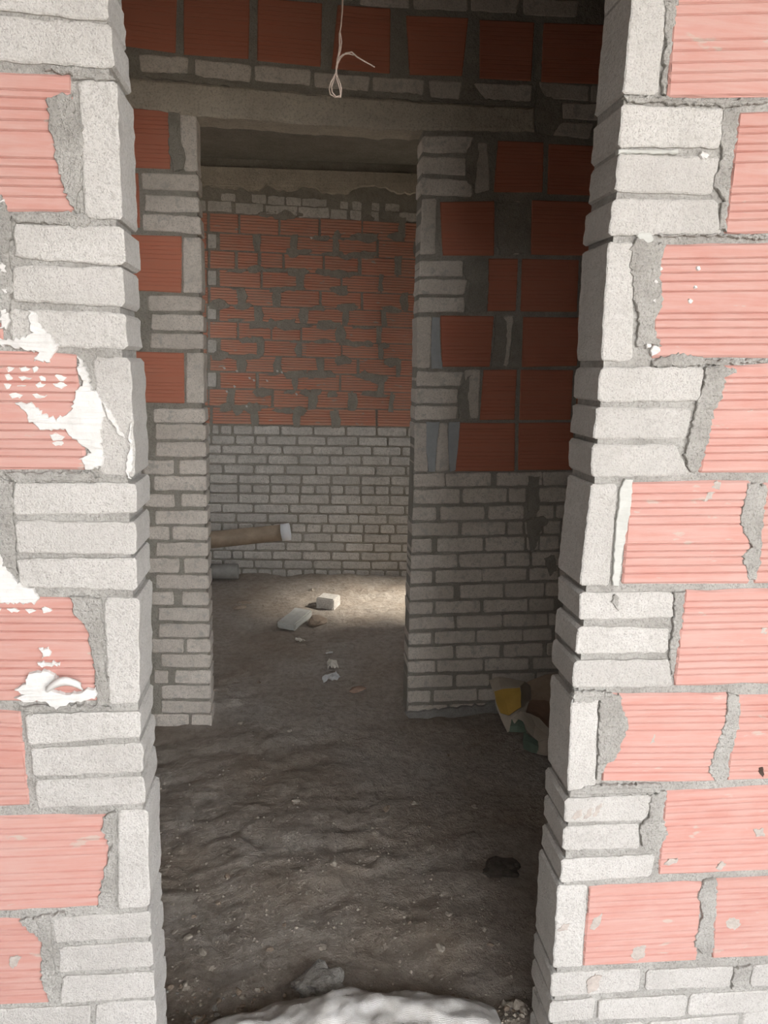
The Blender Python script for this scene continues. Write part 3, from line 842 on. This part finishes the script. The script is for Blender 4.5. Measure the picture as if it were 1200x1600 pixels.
def grit():
    rg = random.Random(9)
    V, F = [], []
    for k in range(4200):
        z_ = rg.random()
        if z_ < .45: x, y = rg.uniform(-.40, .62), 1.38 + rg.random() ** 1.6 * .9
        elif z_ < .75: x, y = rg.uniform(-.7, .9), rg.uniform(1.7, 3.0)
        else: x, y = rg.uniform(-.9, .7), rg.uniform(3.1, 5.05)
        r = .0016 + .0045 * rg.random() ** 4
        z = floor_h(x, y)
        b = len(V)
        for (dx, dy, dz) in ((1, 0, 0), (-1, 0, 0), (0, 1, 0), (0, -1, 0), (0, 0, .8), (0, 0, -.6)):
            V.append((x + r * dx * rg.uniform(.6, 1.3), y + r * dy * rg.uniform(.6, 1.3), z + r * .3 + r * dz * rg.uniform(.6, 1.2)))
        for f in ((0, 2, 4), (2, 1, 4), (1, 3, 4), (3, 0, 4), (2, 0, 5), (1, 2, 5), (3, 1, 5), (0, 3, 5)):
            F.append(tuple(b + q for q in f))
    o = link('grit', mesh('grit', V, F), make_plain('grit', (0.42, 0.365, 0.305), 1.0, 0.35, 9, 0.1), FLOOR)
    tag(o, 'fine loose grit strewn over the dirt floor', None, None, 'stuff')
grit()

# ------------------------------------------------------------------ loose things
def rock_mesh(rx, ry, rz, seed, sub=2, amp=0.25, flat=False):
    bm = bmesh.new()
    bmesh.ops.create_icosphere(bm, subdivisions=sub, radius=1)
    for v in bm.verts:
        n = noise.fractal(v.co * 1.3 + Vector((seed * 7.3, seed * 3.1, seed)), 1, 2, 3)
        v.co *= 1 + amp * n
        v.co.x *= rx; v.co.y *= ry; v.co.z *= rz
        v.co.z = max(v.co.z, -rz * 0.6)
    me = bpy.data.meshes.new('rock'); bm.to_mesh(me); bm.free()
    return me

M_STONE = make_plain('pale_stone', (0.42, 0.37, 0.31), 0.95, 0.2, 60, 0.4)
M_STONE_D = make_plain('brown_stone', (0.30, 0.235, 0.18), 0.95, 0.25, 60, 0.4)
M_REDST = make_plain('red_brick_chip', (0.36, 0.25, 0.19), 0.95, 0.2, 60, 0.3)
M_LUMP = make_mortar('set_mortar', (0.34, 0.32, 0.29), (0.46, 0.44, 0.41))
M_CHAR = make_plain('charred_clod', (0.085, 0.072, 0.06), 1.0, 0.4, 50, 0.6)

def put(o, x, y, dz=0.0, rz=0.0):
    p_ = on_floor(x, y)
    h = floor_h(p_.x, p_.y)
    p_ = on_floor(x, y, h)
    o.location = (p_.x, p_.y, floor_h(p_.x, p_.y) + dz)
    o.rotation_euler = (0, 0, rz)
    return o

ro = random.Random(17)
peb = [(463,1250,7),(604,1260,9),(647,1252,8),(522,1346,9),(355,1367,7),(295,1461,8),(317,1484,10),(422,1482,7),(701,1428,6),(688,1476,8),(766,1473,6),(585,1299,4),(376,1128,6),(444,1444,5),
       (742,1259,6),(756,1450,5),(341,1410,5),(480,1395,4),(560,1420,4),(640,1440,5),(505,1478,8),(330,1510,7),(372,1545,8),(290,1540,7),(262,1352,4),(412,1215,4),(512,1015,5),(540,1148,4),(700,1180,4),(724,1160,4),
       (487,918,7),(404,1065,4),(375,941,5),(452,1140,5),(670,1290,5),(598,1228,4),(272,1455,6),(304,1430,5),(250,1300,4)]
for k, (x, y, r) in enumerate(peb):
    d = (on_floor(x, y) - CAM).length
    rr_ = r / FPX * d * 0.8
    o = link('stone', rock_mesh(rr_, rr_ * ro.uniform(.55, .9), rr_ * ro.uniform(.35, .6), k, 2, 0.6), (M_STONE, M_STONE_D, M_STONE)[k % 3])
    put(o, x, y + r * .4, rr_ * 0.05, ro.uniform(0, 6))
    kind_ = ('pale grey', 'earth brown', 'pale grey')[k % 3]
    yy = o.location.y
    where_ = 'on the dirt just inside the nearer doorway' if yy < 1.95 else ('on the dirt between the two doorways' if yy < 2.95 else 'on the dirt floor beyond the second doorway')
    tag(o, f'small {kind_} pebble {where_}', 'stone', f'{kind_} pebbles {where_}')
# rubble at the threshold
for k in range(96):
    a_ = ro.random()
    x = ro.uniform(256, 415) if a_ < .65 else (ro.uniform(705, 826) if a_ < .9 else ro.uniform(430, 520))
    y = ro.uniform(1515, 1600) if x < 430 else (ro.uniform(1535, 1590) if x > 700 else ro.uniform(1520, 1545))
    r = ro.choice((2.5, 3, 3, 4, 4, 5, 6, 9))
    if k == 0: x, y, r = 812, 1562, 11
    p_ = on_floor(x, y, 0.05)
    rr_ = r / FPX * (p_ - CAM).length * .8
    o = link('mortar_crumb', rock_mesh(rr_, rr_ * ro.uniform(.6, 1), rr_ * ro.uniform(.5, .8), k + 60, 2, 0.35), (M_STONE, M_STONE_D, M_LUMP, M_STONE_D)[k % 4])
    o.location = (p_.x, p_.y, floor_h(p_.x, p_.y) + rr_ * .2)
    o.rotation_euler = (0, 0, ro.uniform(0, 6))
    where_ = 'at the foot of the plaster-splashed pier' if x < 430 else ('at the threshold by the pier without plaster splashes' if x > 700 else 'right behind the woven sack')
    tag(o, 'crumb of broken mortar ' + where_, 'mortar crumb', 'mortar crumbs ' + where_)

# charred clod
o = link('charred_clod', rock_mesh(0.055, 0.045, 0.022, 91, 3, 0.5), M_CHAR)
put(o, 780, 1360, 0.004); tag(o, 'black charred clod on the shaded dirt floor', 'clod')

# grey lump of set mortar behind the sack
o = link('mortar_lump', rock_mesh(0.060, 0.045, 0.034, 93, 3, 0.5), M_LUMP)
p_ = on_floor(497, 1545, 0.02); o.location = (p_.x, p_.y, 0.03)
tag(o, 'grey lump of set mortar behind the woven sack', 'mortar lump')

def block(name, w_, d_, h_, m, x, y, rz, tilt=0, bev=0.006, jit=0.003, seed=1, label='', cat='brick'):
    bm = bmesh.new()
    bmesh.ops.create_cube(bm, size=1)
    for v in bm.verts:
        v.co.x *= w_; v.co.y *= d_; v.co.z = (v.co.z + .5) * h_
    bmesh.ops.bevel(bm, geom=list(bm.edges), offset=bev, segments=2, affect='EDGES')
    bmesh.ops.subdivide_edges(bm, edges=list(bm.edges), cuts=2, use_grid_fill=True)
    for v in bm.verts:
        n = noise.noise_vector(v.co * 60 + Vector((seed * 5, 0, 0)))
        v.co += n * jit
    me = bpy.data.meshes.new(name); bm.to_mesh(me); bm.free()
    o = link(name, me, m)
    put(o, x, y, -0.004, rz)
    o.rotation_euler = (tilt, 0, rz)
    tag(o, label, cat)
    return o
block('half_brick', 0.12, 0.11, 0.075, M_BRICK_FAR, 513, 948, -0.45, 0, 0.006, 0.003, 1, 'pale broken half brick standing on the far room floor', 'brick')
block('cement_brick', 0.115, 0.25, 0.045, M_SMOOTH, 461, 972, -0.42, 0.03, 0.008, 0.004, 2, 'flat grey brick lying on the far room floor', 'brick')
o = link('clay_fragment', rock_mesh(0.06, 0.055, 0.035, 33, 2, 0.35), M_STONE_D); put(o, 496, 972, 0.008)
tag(o, 'brown clod of earth against the flat grey brick', 'clod')
o = link('stone_chip', rock_mesh(0.045, 0.03, 0.015, 41, 2, 0.25), M_REDST); put(o, 560, 1078, 0.003)
tag(o, 'flat reddish stone chip on the dirt beyond the second doorway', 'stone')
for k, (x, y, rx, ry) in enumerate(((380,942,.05,.03),(374,948,.045,.03))):
    o = link('stone_chip', rock_mesh(rx, ry, .012, 51 + k, 2, .3), M_STONE_D); put(o, x, y + 3 * k, 0.002, k * .5)
    tag(o, 'flat earth-coloured chip on the shaded side of the far room floor', 'stone', 'flat chips on the far room floor')

M_PAPER = make_plain('pale_paper', (0.66, 0.62, 0.55), 0.8, 0.12, 20, 0.1)
M_FOIL = make_plain('silvery_wrapper', (0.62, 0.62, 0.62), 0.45, 0.15, 50, 0.3)
def scrap(name, w_, d_, h_, m, x, y, seed, label, cat, grp=None):
    V, F = [], []
    n = 7
    for j in range(n):
        for i in range(n):
            a_, b_ = i / (n - 1) - .5, j / (n - 1) - .5
            e = 1 + .3 * noise.noise(Vector((a_ * 3, b_ * 3, seed)))
            V.append((a_ * w_ * e, b_ * d_ * e, h_ * (0.5 + noise.noise(Vector((a_ * 5 + seed, b_ * 5, seed)))) + 0.002))
    zmin = min(v[2] for v in V)
    V = [(v[0], v[1], v[2] - zmin) for v in V]
    for j in range(n - 1):
        for i in range(n - 1):
            k = j * n + i
            F.append((k, k + 1, k + n + 1, k + n))
    o = link(name, mesh(name, V, F), m)
    md = o.modifiers.new('thickness', 'SOLIDIFY'); md.thickness = 0.0015; md.offset = 1
    put(o, x, y, 0.001, seed)
    tag(o, label, cat, grp)
scrap('wrapper', 0.085, 0.035, 0.035, M_FOIL, 518, 1064, 0.35, 'crumpled silvery wrapper on the dirt beyond the second doorway', 'wrapper')
scrap('leaf_scrap', 0.07, 0.05, 0.03, M_PAPER, 519, 1042, 1.7, 'torn pale scrap of paper just beyond the crumpled wrapper', 'paper')
scrap('leaf_scrap', 0.04, 0.015, 0.008, M_PLASTER, 515, 1021, 0.2, 'thin white sliver on the dirt of the far room', 'paper')
scrap('leaf_scrap', 0.05, 0.03, 0.015, M_PAPER, 468, 1002, 2.2, 'small tan paper flake in front of the flat grey brick', 'paper')

# pipes at the foot of the far wall
M_PIPE = make_plain('brown_pipe', (0.33, 0.255, 0.185), 0.6, 0.2, 14, 0.15)
M_PIPEW = make_plain('white_pipe_end', (0.82, 0.83, 0.86), 0.5, 0.04, 30)
M_PIPEG = make_plain('grey_pipe', (0.30, 0.29, 0.27), 0.7, 0.15, 20)
def tube(p0, p1, r0, r1, n=20, wall_=0.006, cap=True):
    ax = (p1 - p0).normalized()
    s = ax.cross(Vector((0, 0, 1))).normalized(); t_ = s.cross(ax)
    V, F = [], []
    for (p_, r) in ((p0, r0), (p1, r1), (p1, r1 - wall_), (p0, r0 - wall_)):
        for k in range(n):
            a_ = 2 * math.pi * k / n
            V.append(p_ + s * (r * math.cos(a_)) + t_ * (r * math.sin(a_)))
    for q in range(4):
        for k in range(n):
            j = (k + 1) % n
            q2 = (q + 1) % 4
            F.append((q * n + k, q * n + j, q2 * n + j, q2 * n + k))
    me = mesh('tube', V, F, True)
    return me
def far_pt(x, y, d):
    q = FAR.uv(x, y, -d)
    return FAR.P(q[0], q[1], -d)
a_, b_ = far_pt(240, 853, 0.16), far_pt(441, 832, 0.16)
c_ = far_pt(453, 830.5, 0.16)
root = bpy.data.objects.new('drain_pipe', None); COL.objects.link(root); root.location = a_
tag(root, 'brown pipe with a white end propped before the far wall', 'pipe')
inv = Matrix.Translation(-a_)
def sub(name, me, m):
    me.transform(inv); return link(name, me, m, root)
sub('pipe_body', tube(a_, b_, 0.062, 0.056), M_PIPE)
sub('pipe_end', tube(b_ - (b_ - a_).normalized() * .004, c_, 0.060, 0.060), M_PIPEW)
a2, b2 = far_pt(300, 896, 0.10), far_pt(372, 892, 0.10)
a2.z = 0.055 + 0.02; b2.z = 0.055 + 0.02
o = link('grey_pipe', tube(a2, b2, 0.052, 0.052), M_PIPEG)
tag(o, 'short grey pipe lying on the dirt along the far wall', 'pipe')
# blocks that carry the brown pipe, behind the left jamb
sx, sy = a_.x + 0.0, a_.y
zt = a_.z - 0.062
nb = 4
for k in range(nb):
    me = box_mesh([(sx - 0.11, sx + 0.11, sy - 0.10, sy + 0.10, 0.0 + zt / nb * k, zt / nb * (k + 1) - 0.0005)])
    o = link('cement_block', me, M_BRICK_FAR)
    tag(o, 'cement block stacked under the propped brown pipe', 'block', 'blocks under the pipe')

# string hanging from the slab
M_STRING = make_plain('pale_string', (0.72, 0.58, 0.50), 0.9, 0.1, 200)
def at_depth(x, y, dist):
    r = ray(x, y); return CAM + r * (dist / r.y)
sroot = bpy.data.objects.new('string', None); COL.objects.link(sroot)
YS = 2.05
def strand(pts, r=0.0016, name='strand', dy=0.0):
    cu = bpy.data.curves.new(name, 'CURVE'); cu.dimensions = '3D'
    cu.bevel_depth = r; cu.bevel_resolution = 2
    sp = cu.splines.new('NURBS'); sp.use_endpoint_u = True; sp.order_u = 3
    sp.points.add(len(pts) - 1)
    for q, p_ in zip(sp.points, pts): q.co = (*p_, 1)
    tmp = bpy.data.objects.new('tmp', cu); COL.objects.link(tmp)
    dg = bpy.context.evaluated_depsgraph_get()
    me = bpy.data.meshes.new_from_object(tmp.evaluated_get(dg))
    bpy.data.objects.remove(tmp)
    me.materials.clear()
    o = link(name, me, M_STRING, sroot)
    return o
kr = lambda x, y: (470 + x * .125, y * .125)
def rp(lst, dd=0.0):
    return [at_depth(*kr(*q), YS + dd * math.sin(i * 1.1)) for i, q in enumerate(lst)]
top_p = at_depth(*kr(520, -40), YS)
hang = [Vector((top_p.x + 0.004, top_p.y, TOPZ)), Vector((top_p.x + 0.002, top_p.y, (TOPZ + top_p.z) / 2))]
strand(hang + rp([(520,-40),(515,100),(510,220),(495,370),(480,430),(485,560),(475,660),(450,760),(445,860),(430,930),(380,1020),(355,1110),(370,1180),(430,1215),(500,1212),(490,1120),(450,990),(440,900)], .004))
strand([p_ + Vector((0.003, 0.003, 0)) for p_ in hang] + rp([(526,-40),(522,100),(505,300),(490,400),(510,520),(495,640),(460,740),(440,850),(450,940),(490,1040),(510,1120),(500,1190),(440,1210),(390,1150),(385,1080),(420,980),(445,880)], -.004))
strand(rp([(440,900),(460,800),(500,720),(560,665),(640,650),(700,710),(800,770),(925,838)], .006), 0.0017, 'loose_end')
strand(rp([(450,860),(480,720),(530,680),(600,672),(660,690)], -.006), 0.0014, 'loose_end')
sroot['label'] = 'knotted pale string with a loop hanging before the lintel'; sroot['category'] = 'string'

# ------------------------------------------------------------------ torn cement sack by the inner wall
M_SACK = make_plain('sack_paper', (0.48, 0.42, 0.34), 0.85, 0.12, 18, 0.2)
M_YEL = make_plain('yellow_print', (0.46, 0.29, 0.06), 0.8, 0.1, 18, 0.1)
M_GRN = make_plain('green_print', (0.16, 0.22, 0.17), 0.8, 0.12, 18, 0.1)
M_KRAFT = make_plain('brown_kraft', (0.26, 0.17, 0.12), 0.9, 0.15, 18, 0.2)
M_FOLD = make_plain('tan_paper', (0.40, 0.31, 0.23), 0.9, 0.15, 18, 0.2)
kb = lambda x, y: (720 + x * .175, 960 + y * .175)
def bp3(x, y, depth):
    """point of the sack: pixel of the crop, distance along world y"""
    return at_depth(*kb(x, y), depth)
bag = bpy.data.objects.new('cement_sack', None); COL.objects.link(bag)
bag['label'] = 'crumpled paper cement sack with yellow and green print by the brick wall'; bag['category'] = 'sack'
def sheet(name, rows, m, th=0.002, sub=2, off=0.0):
    """a creased sheet through a grid of 3-D points"""
    n = len(rows[0]); V = [p_ for r in rows for p_ in r]; F = []
    for j in range(len(rows) - 1):
        for i in range(n - 1):
            k = j * n + i
            F.append((k, k + 1, k + n + 1, k + n))
    me = mesh(name, V, F)
    bm = bmesh.new(); bm.from_mesh(me)
    bmesh.ops.subdivide_edges(bm, edges=list(bm.edges), cuts=3, use_grid_fill=True)
    for v in bm.verts:
        v.co += noise.noise_vector(v.co * 14 + Vector((1, 2, 3))) * 0.006
    bm.to_mesh(me); bm.free()
    o = link(name, me, m, bag)
    md = o.modifiers.new('thickness', 'SOLIDIFY'); md.thickness = th; md.offset = off
    return o
# front panel standing up against the wall, its lower tip on the floor
F0 = 2.86
sheet('sack_panel', [
 [bp3(255,580,2.90), bp3(340,562,2.88), bp3(440,572,2.87), bp3(575,600,2.85), bp3(620,640,2.88)],
 [bp3(290,690,2.82), bp3(360,670,2.80), bp3(460,660,2.79), bp3(530,640,2.78), bp3(620,760,2.83)],
 [bp3(330,860,2.72), bp3(400,880,2.70), bp3(450,895,2.69), bp3(540,840,2.69), bp3(600,800,2.75)],
 [bp3(370,960,2.66), bp3(420,960,2.64), bp3(450,930,2.65), bp3(500,880,2.66), bp3(590,860,2.70)],
 [bp3(405,1060,2.60), bp3(425,1050,2.60), bp3(450,1000,2.61), bp3(520,930,2.63), bp3(580,900,2.66)]], M_SACK)
sheet('yellow_panel', [
 [bp3(300,690,2.806), bp3(380,672,2.79), bp3(525,648,2.77)],
 [bp3(320,780,2.75), bp3(400,775,2.735), bp3(540,740,2.72)],
 [bp3(350,875,2.695), bp3(430,898,2.675), bp3(548,830,2.675)]], M_YEL)
sheet('rear_fold', [
 [bp3(560,620,2.92), bp3(660,575,2.93), bp3(760,545,2.93), bp3(900,530,2.93)],
 [bp3(610,760,2.84), bp3(700,690,2.86), bp3(800,650,2.86), bp3(950,640,2.86)],
 [bp3(620,800,2.78), bp3(720,765,2.79), bp3(820,800,2.78), bp3(980,820,2.78)]], M_FOLD)
sheet('kraft_lining', [
 [bp3(545,790,2.78), bp3(640,765,2.79), bp3(740,765,2.79), bp3(940,830,2.78)],
 [bp3(560,870,2.72), bp3(680,880,2.73), bp3(780,950,2.70), bp3(960,1010,2.70)],
 [bp3(600,930,2.66), bp3(700,990,2.65), bp3(800,1080,2.62), bp3(960,1150,2.62)]], M_KRAFT)
sheet('folded_flap', [
 [bp3(470,920,2.63), bp3(540,868,2.66), bp3(620,890,2.66), bp3(700,930,2.65), bp3(780,1010,2.61), bp3(900,1110,2.58)],
 [bp3(530,945,2.61), bp3(590,930,2.63), bp3(660,980,2.62), bp3(730,1040,2.59), bp3(790,1090,2.56), bp3(900,1180,2.54)],
 [bp3(560,960,2.60), bp3(590,1040,2.57), bp3(650,1100,2.55), bp3(700,1140,2.52), bp3(770,1110,2.54), bp3(900,1240,2.50)]], M_SACK)
sheet('green_panel', [
 [bp3(450,935,2.645), bp3(510,925,2.65), bp3(560,970,2.63)],
 [bp3(430,1000,2.605), bp3(500,1000,2.60), bp3(575,1030,2.59)],
 [bp3(420,1056,2.585), bp3(490,1056,2.58), bp3(590,1056,2.575)]], M_GRN)
sheet('green_panel', [
 [bp3(565,1050,2.575), bp3(620,1090,2.56), bp3(695,1140,2.54)],
 [bp3(555,1130,2.53), bp3(620,1150,2.52), bp3(690,1180,2.505)],
 [bp3(565,1200,2.50), bp3(630,1225,2.49), bp3(690,1235,2.475)]], M_GRN)
sheet('sack_end', [
 [bp3(690,1140,2.535), bp3(770,1110,2.545), bp3(900,1160,2.54)],
 [bp3(685,1190,2.50), bp3(760,1180,2.505), bp3(900,1220,2.50)],
 [bp3(680,1235,2.475), bp3(740,1250,2.465), bp3(900,1270,2.46)]], M_SACK)

# ------------------------------------------------------------------ woven sack on the threshold
M_WOVEN, t, bs = mat('woven_sack')
p = position(t)
wv1 = nd(t, 'ShaderNodeTexWave', wave_type='BANDS', bands_direction='X'); wv1.inputs['Scale'].default_value = 110; wv1.inputs['Distortion'].default_value = 1.2
wv2 = nd(t, 'ShaderNodeTexWave', wave_type='BANDS', bands_direction='Y'); wv2.inputs['Scale'].default_value = 110; wv2.inputs['Distortion'].default_value = 1.2
for n_ in (wv1, wv2): t.links.new(p, n_.inputs['Vector'])
dn = noise_tex(t, p, 12, 5, .65)
col = mix(t, ramp(t, dn, [(.35, B), (.65, W_)]), (0.44, 0.415, 0.385), (0.68, 0.665, 0.65))
gr_ = noise_tex(t, p, 180, 3, .7)
col = mix(t, ramp(t, gr_, [(.62, B), (.7, (.5,) * 3)]), col, (0.35, 0.32, 0.28))
t.links.new(col, bs.inputs['Base Color']); bs.inputs['Roughness'].default_value = .8
mm = nd(t, 'ShaderNodeMath', operation='MULTIPLY')
t.links.new(wv1.outputs['Fac'], mm.inputs[0]); t.links.new(wv2.outputs['Fac'], mm.inputs[1])
bump(t, bs, mm.outputs[0], .5, .002)
def sack():
    V, F = [], []
    nx, ny = 70, 34
    x0, x1 = -0.268, 0.46
    for j in range(ny + 1):
        b_ = j / ny
        for i in range(nx + 1):
            a_ = i / nx
            x = x0 + (x1 - x0) * a_
            # rear edge wanders
            yr = 1.425 + 0.05 * math.sin(a_ * 3.0) + 0.018 * noise.noise(Vector((a_ * 6, 0, 1)))
            yf = 1.19 + 0.02 * noise.noise(Vector((a_ * 5, 3, 1)))
            y = yf + (yr - yf) * b_
            prof = (max(0, math.sin(math.pi * min(1, max(0, b_)))) ** 0.55) * (max(0, math.sin(math.pi * a_)) ** 0.25)
            h = 0.118 * prof * (0.82 + 0.25 * math.sin(a_ * 2.6 + .3)) + 0.022 * noise.fractal(Vector((a_ * 7, b_ * 3.5, 2)), .9, 2, 5) * prof
            h += 0.006 * math.sin(a_ * 40 + 6 * b_) * prof * max(0, (a_ - .7) * 3)
            V.append((x, y, 0.03 + h))
    n = nx + 1
    for j in range(ny):
        for i in range(nx):
            k = j * n + i
            F.append((k, k + 1, k + n + 1, k + n))
    per = [i for i in range(n)] + [j * n + nx for j in range(1, ny + 1)] + [ny * n + i for i in range(nx - 1, -1, -1)] + [j * n for j in range(ny - 1, 0, -1)]
    b0 = len(V)
    for k in per: V.append((V[k][0], V[k][1], 0.0))
    for q in range(len(per)):
        q2 = (q + 1) % len(per)
        F.append((per[q], b0 + q, b0 + q2, per[q2]))
    F.append(tuple(b0 + q for q in range(len(per) - 1, -1, -1)))
    o = link('woven_sack', mesh('woven_sack', V, F, True), M_WOVEN)
    tag(o, 'dusty white woven sack lying across the threshold of the nearer doorway', 'sack')
sack()
